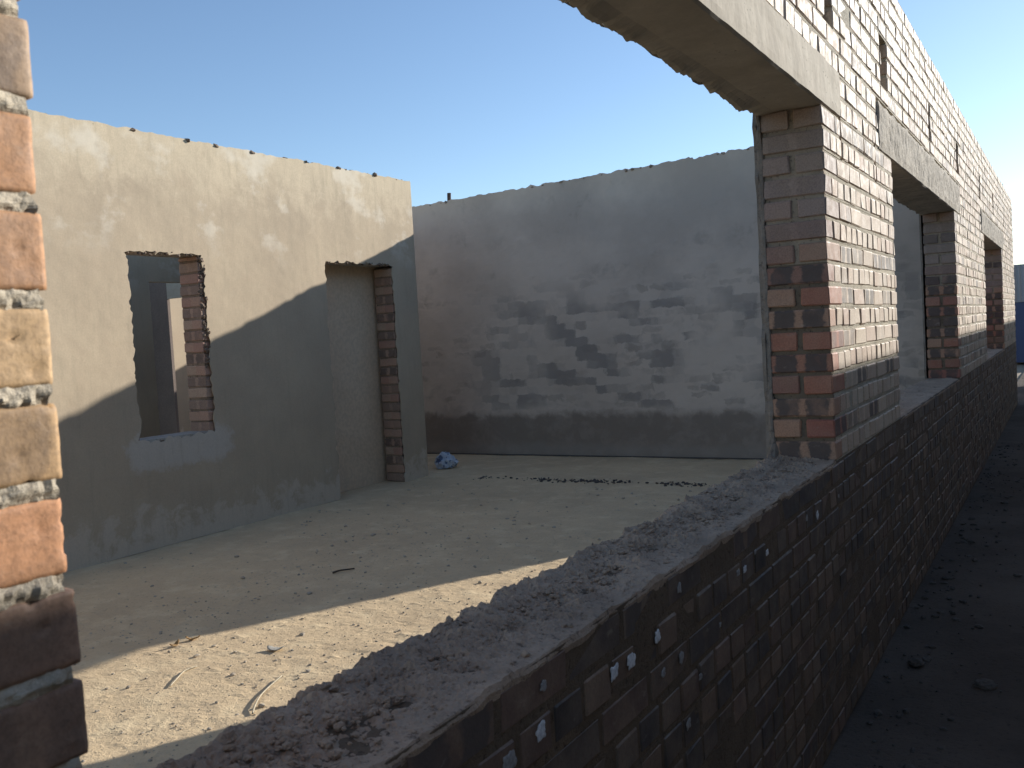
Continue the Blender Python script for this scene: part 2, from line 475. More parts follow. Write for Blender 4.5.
for k in range(KB, KT):
    head = (k % 2 == 0) or (k < -1 and k % 4 != 1)
    for (a, b) in spans(k):
        if b - a > 0.04:
            rz0 = random.uniform(0.003, 0.0055)
            g_ = random.uniform(1.1, 1.45)
            lite, dirt = (g_, g_, g_ * 0.97), ((0.50, 0.43, 0.38) if k < 9 else (0.95, 0.86, 0.80))
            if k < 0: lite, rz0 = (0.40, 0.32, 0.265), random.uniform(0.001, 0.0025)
            z0m, z1m = zc(k, (a + b) / 2), zc(k + 1, (a + b) / 2)
            # mortar body of this course, cut in lengths that follow the dip of the courses
            yy = a
            while yy < b - 1e-6:
                ye = min(b, yy + 0.8)
                if b - ye < 0.2: ye = b
                e0 = 0.009 if yy == a else 0.0
                e1 = 0.009 if ye == b else 0.0
                ya_, yb_ = yy + e0, ye - e1
                za_, zb_ = zc(k, (yy + ye) / 2), zc(k + 1, (yy + ye) / 2)
                if e0 and 0 <= k < 16:
                    mo.box((XI + rz0, ya_, za_), (XO - rz0, ya_ + 0.02, zb_), dirt); ya_ += 0.02
                mo.box((XI + rz0, ya_, za_), (XO - rz0, yb_, zb_), lite)
                yy = ye
        # bricks are laid from the jamb so both sides of an opening are neat
        L = 0.105 if head else 0.220
        fwd = not (abs(b - Y0) < 1e-6)
        y = a if fwd else b
        off = 0.0
        first = True
        while True:
            rem = (b - y) if fwd else (y - a)
            if rem < 0.03: break
            l = L
            if first and not head and not (abs(a - Y1) < 1e-6 or abs(b - Y0) < 1e-6) and k % 4 == 1: l = 0.105
            if rem < l + 0.03: l = rem
            y0, y1 = (y, y + l) if fwd else (y - l, y)
            ym = (y0 + y1) / 2
            zl, zh = zc(k, ym) + JT / 2, zc(k + 1, ym) - JT / 2
            up = 1.0 if (y1 > Y1 - 0.01) else 0.35
            lt = random.uniform(0.55, 0.95) if k >= 0 else 0.2
            jamb = first and (abs(a - Y1) < 1e-6 or abs(a - Y2B) < 1e-6 or abs(a - Y3B) < 1e-6)
            fl = random.choice((0, 0, 0.25, 0.6, 0.9)) if not (jamb and head) else 0.95
            jc = lambda: smeared(random.choice(((0.40, 0.16, 0.10), (0.42, 0.22, 0.135), (0.36, 0.135, 0.095), (0.44, 0.25, 0.16), (0.30, 0.15, 0.11))), k)
            near = (not fwd) and first and 1 <= k
            near2 = (not fwd) and y0 > 0.1 and 1 <= k <= 11
            if near2:
                c, fl = LEFT_COL.get(k, (pick(0.2), 0.3)) if near else (pick(0.2), 0.3)
                dy = EDGE_Y.get(k, 0.0) if near else 0.0
                t0, t1 = (XI, XO) if head else (XO - 0.105, XO)
                # as the photo shows, long faces look out of this pier in nearly every course
                fine_brick(bkf, (t0, y0 + dy, zl), (t1, y1 + dy, zh), c, 1, fl, seed=k * 3.1 + y0)
                if not head: brick(bk, (XI, y0, zl), (XI + 0.105, y1, zh), pick(), 1, fl)
            elif head:
                c = jc() if jamb else pick(lt)
                if jamb and k > 9: fl = 0.2
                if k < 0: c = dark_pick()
                brick(bk, (XI, y0, zl), (XO, y1, zh), c, 0, fl)
            else:
                c = jc() if jamb else pick(lt)
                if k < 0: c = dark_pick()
                brick(bk, (XO - 0.105, y0, zl), (XO, y1, zh), c, 1, fl)
                c2 = jc() if jamb else pick()
                brick(bk, (XI, y0, zl), (XI + 0.105, y1, zh), c2, 1, fl)
            first = False
            y = y1 + JT * 0.85 if fwd else y0 - JT * 0.85
bedj = MB()
# rough bed joints squeezed out at the near pier
for k in range(1, 12):
    zj = zc(k, 0.4)
    n = 60
    ys = [0.12 + (Y0 - 0.006 - 0.12) * i / n for i in range(n + 1)]
    vs, fs = [], []
    m = 8
    for i, y in enumerate(ys):
        for j in range(m + 1):
            t = j / m
            z = zj - JT * 0.62 + JT * 1.24 * t
            bulge = 0.0035 * math.sin(math.pi * t) + 0.004 * fr(y, z, k, 45, 4) + 0.003 * nz(y, z, k, 160)
            yy = y + (0.004 * fr(z, k, 0, 60, 3) if i == n else 0)
            vs.append((XO - 0.002 + bulge, yy, z))
    # return round the corner
    for s in range(1, 14):
        for j in range(m + 1):
            t = j / m
            z = zj - JT * 0.62 + JT * 1.24 * t
            x = XO - 0.0035 - s * 0.016
            vs.append((x, Y0 - 0.004 + 0.003 * math.sin(math.pi * t) + 0.005 * fr(x, z, k, 50, 4), z))
    tot = n + 1 + 13
    for i in range(tot - 1):
        for j in range(m):
            q = i * (m + 1) + j
            fs.append((q, q + m + 1, q + m + 2, q + 1))
    bedj.add(vs, fs)
bw = bk
bw.build('brickwork', M_BRICK, front, attrs=True)
bkf.build('pier_brickwork', M_BRICK, front, smooth=True, attrs=True)
mo.build('mortar', M_MORTAR, front, attrs=True)
bedj.build('bed_joints', M_BED, front)

# lintels -----------------------------------------------------------
def lintel(y0, y1, z0, z1, mat, drip, ragged, seed):
    """cast beam, lofted along y: outer face, soffit, ragged inner lip, back, top"""
    mb = MB()
    n = int((y1 - y0) / 0.012)
    prof_n = None
    for i in range(n + 1):
        y = y0 + (y1 - y0) * i / n
        w = 0.0025 * fr(y, seed, 0, 6, 3)
        top = z1 + (0.014 * fr(y, seed, 3, 7, 4) if ragged else 0.006 * fr(y, seed, 3, 5, 3))
        sc = abs(nz(y, seed, 0, 8.0)) * 1.0 + 0.5 * abs(nz(y, seed, 5, 23)) + 0.7 * max(0, nz(y, seed, 7, 2.3)) + 0.3 * nz(y, seed, 8, 55)
        dr = drip * (0.25 + sc)
        lip = 0.006 + drip * 0.6 * (0.4 + abs(nz(y, seed, 9, 11)))
        pts = [(XO + 0.004, top)]
        for q in range(1, 8):
            z = top + (z0 + 0.008 - top) * q / 8
            rg = 0.0075 if ragged else 0.002
            pts.append((XO + 0.004 + rg * (0.5 + fr(y, z, seed, 12, 4)), z))
        pts += [(XO + 0.0035 + w, z0 + 0.003), (XO - 0.006, z0 - 0.003 + w * 0.5)]
        for q in range(1, 8):
            x = XO - 0.008 + (XI + 0.03 - XO + 0.008) * q / 8
            pts.append((x, z0 - 0.003 + 0.003 * fr(x, y, seed, 8, 3)))
        pts += [(XI + 0.03, z0 - 0.003 - dr * 0.35), (XI + 0.012, z0 - dr * 0.9), (XI - lip * 0.4, z0 - dr), (XI - lip, z0 - dr * 0.5 + 0.006), (XI - 0.012, z0 + 0.03), (XI - 0.012, z1), (XI, z1 + 0.001)]
        vs = [(x, y, z) for x, z in pts]
        prof_n = len(vs)
        mb.add(vs, [])
    P = prof_n
    for i in range(n):
        for j in range(P):
            a, b = i * P + j, i * P + (j + 1) % P
            mb.f.append((a, b, b + P, a + P))
    mb.f.append(tuple(range(P))[::-1])
    mb.f.append(tuple(n * P + j for j in range(P)))
    return mb.build('lintel', mat, front, smooth=False)
lintel(lintels[0][0], lintels[0][1], ZL, ZL + 2 * CP + 0.004, M_LINTEL, 0.024, False, 1.7)['label'] = 'smooth beige lintel with a ragged dripping inner edge'
lintel(lintels[1][0], lintels[1][1], ZL, ZL + 3 * CP - 0.02, M_LINTEL_R, 0.02, True, 5.2)
lintel(lintels[2][0], lintels[2][1], ZL, ZL + 3 * CP - 0.02, M_LINTEL_R, 0.02, True, 9.4)

# sills of rough mortar ---------------------------------------------
def sill(y0, y1, res, seed, rough=1.0):
    mb = MB()
    nx = max(8, int((TH + 0.02) / res)); ny = int((y1 - y0) / res)
    xa, xb = XO + 0.001, XI - 0.022
    vs, fs = [], []
    for i in range(ny + 1):
        y = y0 + (y1 - y0) * i / ny
        base = Z0 - 0.0005
        for j in range(nx + 1):
            u = j / nx
            x = xa + (xb - xa) * u
            rg = 0.42 + 0.58 * max(0, min(1, (u - 0.12) / 0.25))
            h = 0.004 + 0.008 * fr(x, y, seed, 7, 3) * rg
            h += rough * rg * (0.010 * fr(x, y, seed + 3, 20, 4) + 0.008 * abs(fr(x, y, seed, 55, 3)) + 0.004 * nz(x, y, seed, 120))
            lump = nz(x, y, seed + 8, 9)
            if lump > 0.1: h += 0.03 * (lump - 0.1) * rg
            h += 0.010 * max(0, (u - 0.55)) * 2
            ex = 0.0
            if j in (0,): ex = 0.004 * fr(y, seed, 0, 12, 4)
            if u > 0.93: ex = 0.018 * fr(y, seed, 4, 9, 4)
            if j == 0 or j == nx: h -= 0.010
            vs.append((x + ex, y, base + h))
    for i in range(ny):
        for j in range(nx):
            q = i * (nx + 1) + j
            fs.append((q, q + nx + 1, q + nx + 2, q + 1))
    # skirts down the two long sides
    for j, dx in ((0, -0.002), (nx, 0.004)):
        st = len(vs)
        for i in range(ny + 1):
            v = vs[i * (nx + 1) + j]
            vs.append((v[0] + dx, v[1], Z0 - 0.017 + 0.008 * nz(v[1], seed, j, 14)))
        for i in range(ny):
            a, b = i * (nx + 1) + j, (i + 1) * (nx + 1) + j
            fs.append((a, st + i, st + i + 1, b) if j == 0 else (a, b, st + i + 1, st + i))
    mb.add(vs, fs)
    return mb.build('window_sill', M_SILL, front)
sill(Y0 - 0.01, Y1 + 0.004, 0.005, 2.2)
sill(Y2A, Y2B, 0.02, 6.1, 0.6)
sill(Y3A, Y3B, 0.03, 8.1, 0.6)

# ------------------------------------------------------------------ plaster skins with ragged openings
def lin(a, b, step):
    n = max(1, int(round((b - a) / step)))
    return [a + (b - a) * i / n for i in range(n)]

def skin(uv_fn, u_breaks, v_breaks, holes, step, depth, rag, amp, seed, top_rag=0.012):
    """front surface over the (u,v) rectangle with rectangular holes, ragged rims, closed by a rim of the given depth"""
    us, vs_ = [], []
    for a, b in zip(u_breaks[:-1], u_breaks[1:]): us += lin(a, b, step)
    us.append(u_breaks[-1])
    for a, b in zip(v_breaks[:-1], v_breaks[1:]): vs_ += lin(a, b, step)
    vs_.append(v_breaks[-1])
    nu, nv = len(us), len(vs_)
    mb = MB()
    def inhole(u, v):
        return any(h[0] < u < h[1] and h[2] < v < h[3] for h in holes)
    faces, used = [], {}
    for i in range(nu - 1):
        for j in range(nv - 1):
            if inhole((us[i] + us[i + 1]) / 2, (vs_[j] + vs_[j + 1]) / 2): continue
            faces.append((i * nv + j, (i + 1) * nv + j, (i + 1) * nv + j + 1, i * nv + j + 1))
    edges = {}
    for f in faces:
        for a, b in zip(f, f[1:] + f[:1]):
            if (b, a) in edges: del edges[(b, a)]
            else: edges[(a, b)] = 1
    rim = set(x for e in edges for x in e)
    front_v, back_v = [], []
    for i, u in enumerate(us):
        for j, v in enumerate(vs_):
            q = i * nv + j
            du = dv = 0.0
            w = amp * fr(u, v, seed, 2.2, 4) + 0.25 * amp * fr(u, v, seed, 14, 3)
            if q in rim and 0 < i < nu - 1 and 0 < j:
                du = rag * (fr(v * 1.0, u, seed + 1, 16, 4))
                dv = rag * (fr(u * 1.0, v, seed + 2, 16, 4)) if j < nv - 1 else top_rag * fr(u, seed, 0, 11, 4)
                if j == nv - 1: du = 0
            elif j == nv - 1:
                dv = top_rag * fr(u, seed, 0, 11, 4)
            front_v.append(uv_fn(u + du, v + dv, w))
            back_v.append(uv_fn(u + du, v + dv, w - depth))
    N = len(front_v)
    mb.add(front_v + back_v, faces + [(b, a, a + N, b + N) for a, b in edges])
    # drop unused vertices
    keep = sorted(set(i for f in mb.f for i in f))
    mp = {o: n for n, o in enumerate(keep)}
    mb.v = [mb.v[i] for i in keep]; mb.c = [mb.c[i] for i in keep]; mb.b = [mb.b[i] for i in keep]
    mb.f = [tuple(mp[i] for i in f) for f in mb.f]
    return mb

# inner plaster of the front wall (its ragged lip shows along the jambs)
ip = skin(lambda u, v, w: (XI - 0.013 - abs(w), u, v), [-2.5, Y0, Y1, Y2A, Y2B, Y3A, Y3B, YE - 0.25], [0.0, Z0 - 0.02, ZL, 2.95],
          [(Y0, Y1, Z0 - 0.02, ZL), (Y2A, Y2B, Z0 - 0.02, ZL), (Y3A, Y3B, Z0 - 0.02, ZL)], 0.05, -0.014, 0.02, 0.003, 3.3)
ip.build('inner_plaster', M_LIP, front)
# fine ragged plaster arris along the near edge of the pillar
mb = MB()
vs, fs = [], []
n = 260
for i in range(n + 1):
    z = Z0 - 0.02 + (ZL - Z0 + 0.02) * i / n
    top = max(0, (z - (ZL - 0.07)) / 0.07)
    bot = max(0, (Z0 + 0.10 - z) / 0.10)
    lip = 0.002 + 0.006 * abs(fr(z, 4.4, 0, 11, 4)) + 0.030 * top ** 2 + 0.035 * bot ** 2
    inn = 0.004 + 0.008 * abs(fr(z, 8.4, 0, 9, 4)) + 0.02 * bot
    for (x, y) in ((XI - 0.015, Y1 + 0.02), (XI - 0.016, Y1 - lip * 0.3), (XI - 0.008, Y1 - lip), (XI + inn * 0.4, Y1 - lip * 0.8), (XI + inn, Y1 + 0.003)):
        vs.append((x + 0.003 * fr(z, x, 2, 40, 3), y + 0.003 * fr(z, x, 7, 40, 3), z))
for i in range(n):
    for j in range(4):
        q = i * 5 + j
        fs.append((q, q + 1, q + 6, q + 5))
mb.add(vs, fs)
mb.build('plaster_arris', M_LIP, front)

# crumbs of mortar along the top of the front wall, and hoop-iron ties
ICO_V = [(0, 0, 1)] + [(0.894 * math.cos(R(72 * i)), 0.894 * math.sin(R(72 * i)), 0.447) for i in range(5)] + \
        [(0.894 * math.cos(R(72 * i + 36)), 0.894 * math.sin(R(72 * i + 36)), -0.447) for i in range(5)] + [(0, 0, -1)]
ICO_F = [(0, 1 + i, 1 + (i + 1) % 5) for i in range(5)] + [(1 + i, 6 + i, 1 + (i + 1) % 5) for i in range(5)] + \
        [(1 + (i + 1) % 5, 6 + i, 6 + (i + 1) % 5) for i in range(5)] + [(11, 6 + (i + 1) % 5, 6 + i) for i in range(5)]
def lump(mb, p, r, flat=0.7, c=None):
    m = Matrix.Rotation(random.uniform(0, 6.28), 3, 'Z') @ Matrix.Rotation(random.uniform(0, 3), 3, 'X')
    sx, sy = random.uniform(0.6, 1.3), random.uniform(0.6, 1.3)
    vs = []
    for v in ICO_V:
        q = m @ Vector(v)
        k = r * random.uniform(0.7, 1.2)
        vs.append((p[0] + q.x * k * sx, p[1] + q.y * k * sy, p[2] + q.z * k * flat))
    mb.add(vs, ICO_F, c)
tb = MB()
y = -3.0
while y < YE:
    lump(tb, (XO - random.uniform(0.02, TH - 0.01), y, zc(KT, y) + 0.002), random.uniform(0.012, 0.035), 0.6)
    y += random.uniform(0.03, 0.12)
tb.build('mortar_crust', M_BED, front).__setitem__('kind', 'stuff')
def rod(name, p, h, r, mat, parent, lean=(0, 0)):
    mb = MB()
    n = 8
    vs, fs = [], []
    for i in range(6):
        t = i / 5
        for j in range(n):
            a = 2 * math.pi * j / n
            vs.append((p[0] + lean[0] * t * t + r * math.cos(a), p[1] + lean[1] * t * t + r * math.sin(a), p[2] + h * t))
    for i in range(5):
        for j in range(n):
            fs.append((i * n + j, i * n + (j + 1) % n, (i + 1) * n + (j + 1) % n, (i + 1) * n + j))
    fs.append(tuple(5 * n + j for j in range(n)))
    mb.add(vs, fs)
    return mb.build(name, mat, parent)
M_RUST = mat_simple('rusty_iron', (0.10, 0.065, 0.05), 0.8)
rod('tie_rod', (XO - 0.08, 9.49, zc(KT, 9.4) - 0.05), 0.14, 0.012, M_RUST, front, (0.01, 0.0))
rod('tie_rod', (XO - 0.08, 12.1, zc(KT, 9.4) - 0.05), 0.10, 0.012, M_RUST, front, (0.01, 0.0))

# thin white and grey patches on the end faces of header bricks under the sill
M_WHITE = mat_simple('white_patch', (0.80, 0.82, 0.84), 0.45, 0.5)
M_GREY = mat_simple('grey_patch', (0.36, 0.35, 0.34), 0.5, 0.5)
def pale_patch(y, z, r, mat, hgt=1.25):
    mb = MB()
    vs, fs = [], []
    n = 34
    rings = [(1.0, 0.0), (0.93, 0.0007), (0.6, 0.0009), (0.0, 0.001)]
    r *= 0.8
    s = random.uniform(0, 50)
    for k, (q, d) in enumerate(rings[:-1]):
        for i in range(n):
            a = 2 * math.pi * i / n
            sq = 1.0 / max(abs(math.cos(a)), abs(math.sin(a))) ** 0.6
            rr = r * q * sq * (1 + 0.45 * fr(math.cos(a), math.sin(a), s, 1.5, 2))
            vs.append((XO + 0.0025 + d + 0.0006 * nz(a, s, k, 3), y + rr * 1.35 * math.cos(a), z + rr * hgt * math.sin(a)))
    vs.append((XO + 0.0036, y, z))
    for k in range(2):
        for i in range(n):
            j = (i + 1) % n
            fs.append((k * n + i, k * n + j, (k + 1) * n + j, (k + 1) * n + i))
    for i in range(n):
        fs.append((2 * n + i, 2 * n + (i + 1) % n, 3 * n))
    mb.add(vs, fs)
    mb.build('brick_patch', mat, front, smooth=True)
for y, z, r, w in ((1.311, .642, .021, 1), (1.686, .640, .021, 1), (1.807, .643, .024, 1), (1.949, .561, .017, 0), (1.846, .557, .016, 0),
                   (1.59, .637, .017, 1), (2.372, .641, .015, 0), (2.435, .640, .016, 1), (2.539, .659, .015, 0), (2.654, .633, .017, 1),
                   (3.259, .626, .018, 1), (3.119, .637, .015, 0), (2.221, .556, .012, 0), (1.95, .708, .014, 0), (1.315, .708, .013, 0),
                   (1.211, .640, .022, 0), (1.971, .40, .018, 0), (3.61, .63, .014, 0), (2.05, .478, .012, 0)):
    pale_patch(y + random.uniform(-0.01, 0.01), z + random.uniform(-0.006, 0.006), r * random.uniform(0.6, 0.85), M_WHITE if w else M_GREY, random.uniform(0.9, 1.35))

# ------------------------------------------------------------------ brick reveals for plastered walls
def reveal(bmb, mmb, x0, x1, ya, yb, z0, z1, start_low):
    """toothed brick jamb between two y values, full wall thickness; start_low: jamb face at ya"""
    k = 0
    z = z0
    while z < z1 - 0.03:
        zt = min(z + CP, z1)
        mmb.box((x0 + 0.006, ya + 0.006, z), (x1 - 0.006, yb - 0.006, zt), (0.75, 0.62, 0.55))
        if k % 2 == 0:
            y0, y1 = (ya, ya + 0.105) if start_low else (yb - 0.105, yb)
            c = random.choice(((0.46, 0.29, 0.21), (0.50, 0.33, 0.24), (0.42, 0.28, 0.21)))
            brick(bmb, (x0, y0, z + JT / 2), (x1, y1, zt - JT / 2), c, 0, random.choice((0.15, 0.3, 0.5, 0.75)))
        else:
            y0, y1 = (ya, ya + 0.2) if start_low else (yb - 0.2, yb)
            for a, b in ((x0, x0 + 0.105), (x1 - 0.105, x1)):
                brick(bmb, (a, y0, z + JT / 2), (b, y1, zt - JT / 2), random.choice(((0.52, 0.32, 0.23), (0.48, 0.27, 0.20), (0.52, 0.36, 0.26))), 1, 0)
        z = zt
        k += 1

# ------------------------------------------------------------------ PLASTERED PARTITION with window and doorway
part = empty('plastered_wall', (XB - 0.12, 3.0, 0),
             'cream plastered inner wall with a small window hole and a doorway, half in sun', 'wall')
WYA, WYB, WZB, WZT = 4.091, 4.684, 0.733, 2.006
DYA, DYB, DZ = 6.018, 6.922, 2.012
ZT = 2.822
LB0 = -2.5
TX = 0.215
sk = skin(lambda u, v, w: (XB + 0.5 * w, u, v), [LB0, WYA - 0.004, WYB + 0.042, DYA - 0.004, DYB + 0.004, YL], [0.0, WZB, WZT, DZ + 0.004, ZT],
          [(WYA - 0.004, WYB + 0.042, WZB, WZT), (DYA - 0.004, DYB + 0.004, 0, DZ + 0.004)], 0.020, 0.014, 0.024, 0.007, 7.7, 0.013)
sk.build('plaster', M_PL, part)
core = MB()
XF, XK = XB - 0.016, XB - TX
W = 0.25
for (a, b, z0, z1) in ((LB0, WYA - W, 0, ZT - 0.01), (WYA - W, WYB + W, 0, WZB - 0.01), (WYA - W, WYB + W, WZT + 0.13, ZT - 0.01),
                       (WYB + W, DYA - W, 0, ZT - 0.01), (DYA - W, DYB + W, DZ + 0.14, ZT - 0.01), (DYB + W, YL - 0.001, 0, ZT - 0.01)):
    core.box((XK, a, z0), (XF, b, z1))
core.build('core', M_CORE, part)
for ya, yb, z0, z1, low in ((WYA - W, WYA, WZB - 0.01, WZT, False), (WYB, WYB + W, WZB - 0.01, WZT, True),
                            (DYA - W, DYA, 0, DZ, False), (DYB, DYB + W, 0, DZ, True)):
    rb, rm = MB(), MB()
    reveal(rb, rm, XK, XF, ya, yb, z0, z1, low)
    r_ = rb.build('brick_reveal', M_BRICK, part, attrs=True)
    rm.build('mortar', M_MORTAR, r_, attrs=True)
lb = MB(); lb.box((XK, WYA - W, WZT), (XF, WYB + W, WZT + 0.13)); lb.build('lintel', M_LINTEL_R, part)
lb = MB(); lb.box((XK, DYA - W, DZ), (XF, DYB + W, DZ + 0.14)); lb.build('lintel', M_LINTEL_R, part)
# ragged bits of plaster and mortar hanging round the window and over the door
rg = MB()
for i in range(70):
    t = random.random()
    lump(rg, (XB - random.uniform(0.0, 0.02), WYB + 0.036 + random.uniform(-0.03, 0.016), WZB + 0.45 + t * (WZT - WZB - 0.45)), random.uniform(0.006, 0.017), 1.1)
for i in range(26):
    lump(rg, (XB - random.uniform(0.0, 0.02), WYA + random.random() * (WYB - WYA), WZT + random.uniform(-0.012, 0.01)), random.uniform(0.006, 0.016), 0.9)
for i in range(34):
    lump(rg, (XB - random.uniform(0.0, 0.02), DYA + random.random() * (DYB - DYA), DZ + random.uniform(-0.008, 0.012)), random.uniform(0.006, 0.018), 0.9)
rg.build('ragged_edge', M_RUBL, part)['kind'] = 'stuff'
tb = MB()
y = LB0
while y < YL - 0.03:
    lump(tb, (XB - random.uniform(0.0, 0.1), y, ZT - 0.006 + random.uniform(-0.004, 0.006)), random.choice((0.010, 0.014, 0.020, 0.030)), 0.7)
    y += random.choice((0.02, 0.03, 0.06, 0.2))
tb.build('mortar_crust', M_RUBL, part).__setitem__('kind', 'stuff')
# free end and back face plaster
eb = MB(); eb.box((XK - 0.012, YL + 0.0005, 0), (XB - 0.003, YL + 0.013, ZT - 0.008)); eb.build('end_plaster', M_PL, part)
# window bottom bed and a trowelled apron of paler plaster under the window
wb = MB(); wb.box((XK, WYA + 0.001, WZB - 0.0095), (XF + 0.01, WYB - 0.001, WZB + 0.006)); wb.build('window_sill', M_EDGE, part)

# wall close behind the doorway
bwall = empty('blocking_wall', (XK - 0.15, 6.5, 0), 'brown plastered wall standing close behind the doorway', 'wall')
bp = skin(lambda u, v, w: (XK - 0.035 + 0.5 * w, u, v), [5.35, 7.25], [0, 2.45], [], 0.05, 0.012, 0, 0.012, 2.4)
bp.build('plaster', M_BROWN, bwall)
bc = MB(); bc.box((XK - 0.17, 5.36, 0), (XK - 0.049, 7.24, 2.44)); bc.build('core', M_CORE, bwall)

# ------------------------------------------------------------------ FAR CROSS WALL
far = empty('grey_wall', (-4.5, YF + 0.12, 0), 'grey patchily plastered far wall with a dark damp band along its foot', 'wall')
def ztf(x): return 2.835 + (x + 6.4) / 3.95 * 0.085
fs_ = skin(lambda u, v, w: (u, YF - 0.5 * w, v if v < 2.2 else 2.2 + (v - 2.2) * (ztf(u) - 2.2) / 0.6), [-9.0, XI - 0.014], [0.0, 2.2, 2.8], [], 0.035, 0.014, 0, 0.014, 4.1, 0.022)
fs_.build('plaster', M_PF, far)
fc = MB()
x = -9.0
while x < XI - 0.02:
    xe = min(x + 0.5, XI - 0.014)
    fc.box((x, YF + 0.016, 0), (xe, YF + 0.23, ztf((x + xe) / 2) - 0.012)); x = xe
fc.build('core', M_CORE, far)
tb = MB()
x = -9.0
while x < XI - 0.03:
    lump(tb, (x, YF + random.uniform(0.0, 0.06), ztf(x) - 0.012), random.choice((0.010, 0.014, 0.02, 0.03)), 0.6)
    x += random.uniform(0.025, 0.09)
tb.build('mortar_crust', M_CORE, far).__setitem__('kind', 'stuff')
rod('tie_rod', (-5.94, YF + 0.04, 2.78), 0.155, 0.022, M_RUST, far, (0.006, 0))
# pale ridge of plaster dropped along the foot and a dark open joint
jb = MB(); jb.box((-8.9, YF - 0.014, 0.004), (XI - 0.03, YF - 0.006, 0.014)); jb.build('foot_joint', mat_simple('open_joint', (0.13, 0.12, 0.11), 0.95, 0.1), far)

# ------------------------------------------------------------------ walls of the rooms behind
def plain_wall(name, lo, hi, mat, label):
    o = empty(name, ((lo[0] + hi[0]) / 2, (lo[1] + hi[1]) / 2, lo[2]), label, 'wall')
    return o
bk_ = empty('back_room_wall', (-8.3, 6.0, 0), 'shaded grey wall seen through the small window, with a dark opening', 'wall')
bo = [(6.50, 7.02, 0, 2.08)]
b2 = skin(lambda u, v, w: (-8.2 + 0.5 * w, u, v), [0.5, 6.5, 7.02, 7.10], [0, 2.08, 2.8], bo, 0.06, 0.20, 0.004, 0.01, 12.0)
b2.build('plaster', M_PL, bk_)
cr = empty('shading_wall', (-7.0, 7.16, 0), 'unseen cross wall added to shade the back room wall', 'wall')
cb = MB(); cb.box((-8.405, 7.102, 0), (XK - 0.19, 7.27, 2.80)); cb.build('plaster', M_PL, cr)  # unseen wall, put in to keep the back room wall in shade
dk = empty('shaded_wall', (-9.8, 8.2, 0), 'dark shaded wall end inside the opening behind the small window', 'wall')
db = MB(); db.box((-10.715, 8.13, 0), (-9.93, 8.17, 2.7)); db.build('plaster', mat_plain('shade_plaster', (0.22, 0.175, 0.15), (0.26, 0.21, 0.18), 4), dk)  # plaster coloured dark to stand for the shade inside the opening
dbm = MB(); dbm.box((-9.928, 8.13, 2.03), (-9.2, 8.17, 2.7)); dbm.build('beam', M_LINTEL, dk)
lw = empty('sunlit_wall', (-10.8, 9.0, 0), 'narrow strip of sunlit wall seen through the small window', 'wall')
lb = MB(); lb.box((-11.0, 6.0, 0), (-10.72, 12.5, 2.6)); lb.build('plaster', M_PL, lw)
lb = MB(); lb.box((-10.715, 13.2, 0), (-7.0, 13.4, 2.75)); lb.build('added_shade_wall', M_PL, lw)  # unseen wall added to shade the lower part of the sunlit strip
en = empty('end_wall', (-4, YE - 0.12, 0), 'plastered end wall of the last room behind the third opening', 'wall')
eb = MB(); eb.box((-9.0, YE - 0.23, 0), (XI - 0.002, YE - 0.002, 2.9)); eb.build('plaster', M_PF, en)
pw = empty('inner_wall', (-5.5, 13, 0), 'plastered inner wall of the room behind the second and third openings', 'wall')
pb = MB(); pb.box((-5.6, YF + 0.235, 0), (-5.36, YE - 0.235, 2.8)); pb.build('plaster', M_BROWN, pw)

# ------------------------------------------------------------------ FLOOR AND GROUND
def grid(xs, ys, hf):
    mb = MB()
    ny = len(ys)
    vs = [(x, y, hf(x, y)) for x in xs for y in ys]
    fs = []
    for i in range(len(xs) - 1):
        for j in range(ny - 1):
            q = i * ny + j
            fs.append((q, q + ny, q + ny + 1, q + 1))
    mb.add(vs, fs)
    return mb
def hfl(x, y):
    h = 0.006 * fr(x, y, 1, 1.3, 3) + 0.0035 * fr(x, y, 2, 9, 4)
    p = nz(x, y, 6, 26)
    if p > 0.3: h += 0.011 * (p - 0.3)
    if p < -0.35: h += 0.010 * (p + 0.35)
    return h
xs = lin(-11.5, -5.5, 0.15) + lin(-5.5, -1.6, 0.022) + lin(-1.6, XI + 0.02, 0.06) + [XI + 0.02]
ys = lin(-3, 1.4, 0.12) + lin(1.4, 6.0, 0.022) + lin(6.0, 9.0, 0.05) + lin(9.0, 17.0, 0.2) + [17.0]
fl = grid(xs, ys, hfl).build('floor', M_FLOOR)
tag(fl, 'dusty rough cement floor of the roofless room', 'floor', kind='structure')
def hg(x, y):
    return GROUND + 0.018 * fr(x, y, 3, 2.0, 4) + 0.006 * fr(x, y, 5, 14, 3)
al = grid(lin(-1.0, 1.9, 0.05) + [1.9], lin(-6, 0, 0.3) + lin(0, 14, 0.05) + lin(14, 29.9, 0.3) + [29.9], hg).build('alley', M_GROUND, smooth=True)
tag(al, 'alley soil beside the brick wall, coloured dark for its shade', 'alley', kind='structure')
xs = lin(-400, -20, 40) + lin(-20, 20, 2.0) + lin(20, 400, 40) + [400]
ys = lin(-300, -20, 40) + lin(-20, 40, 2.0) + lin(40, 600, 40) + [600]
gr = grid(xs, ys, lambda x, y: GROUND - 0.07).build('ground', mat_plain('sandy_soil', (0.34, 0.27, 0.19), (0.42, 0.34, 0.24), 0.8))
tag(gr, 'pale sandy ground around the building site', 'ground', kind='structure')

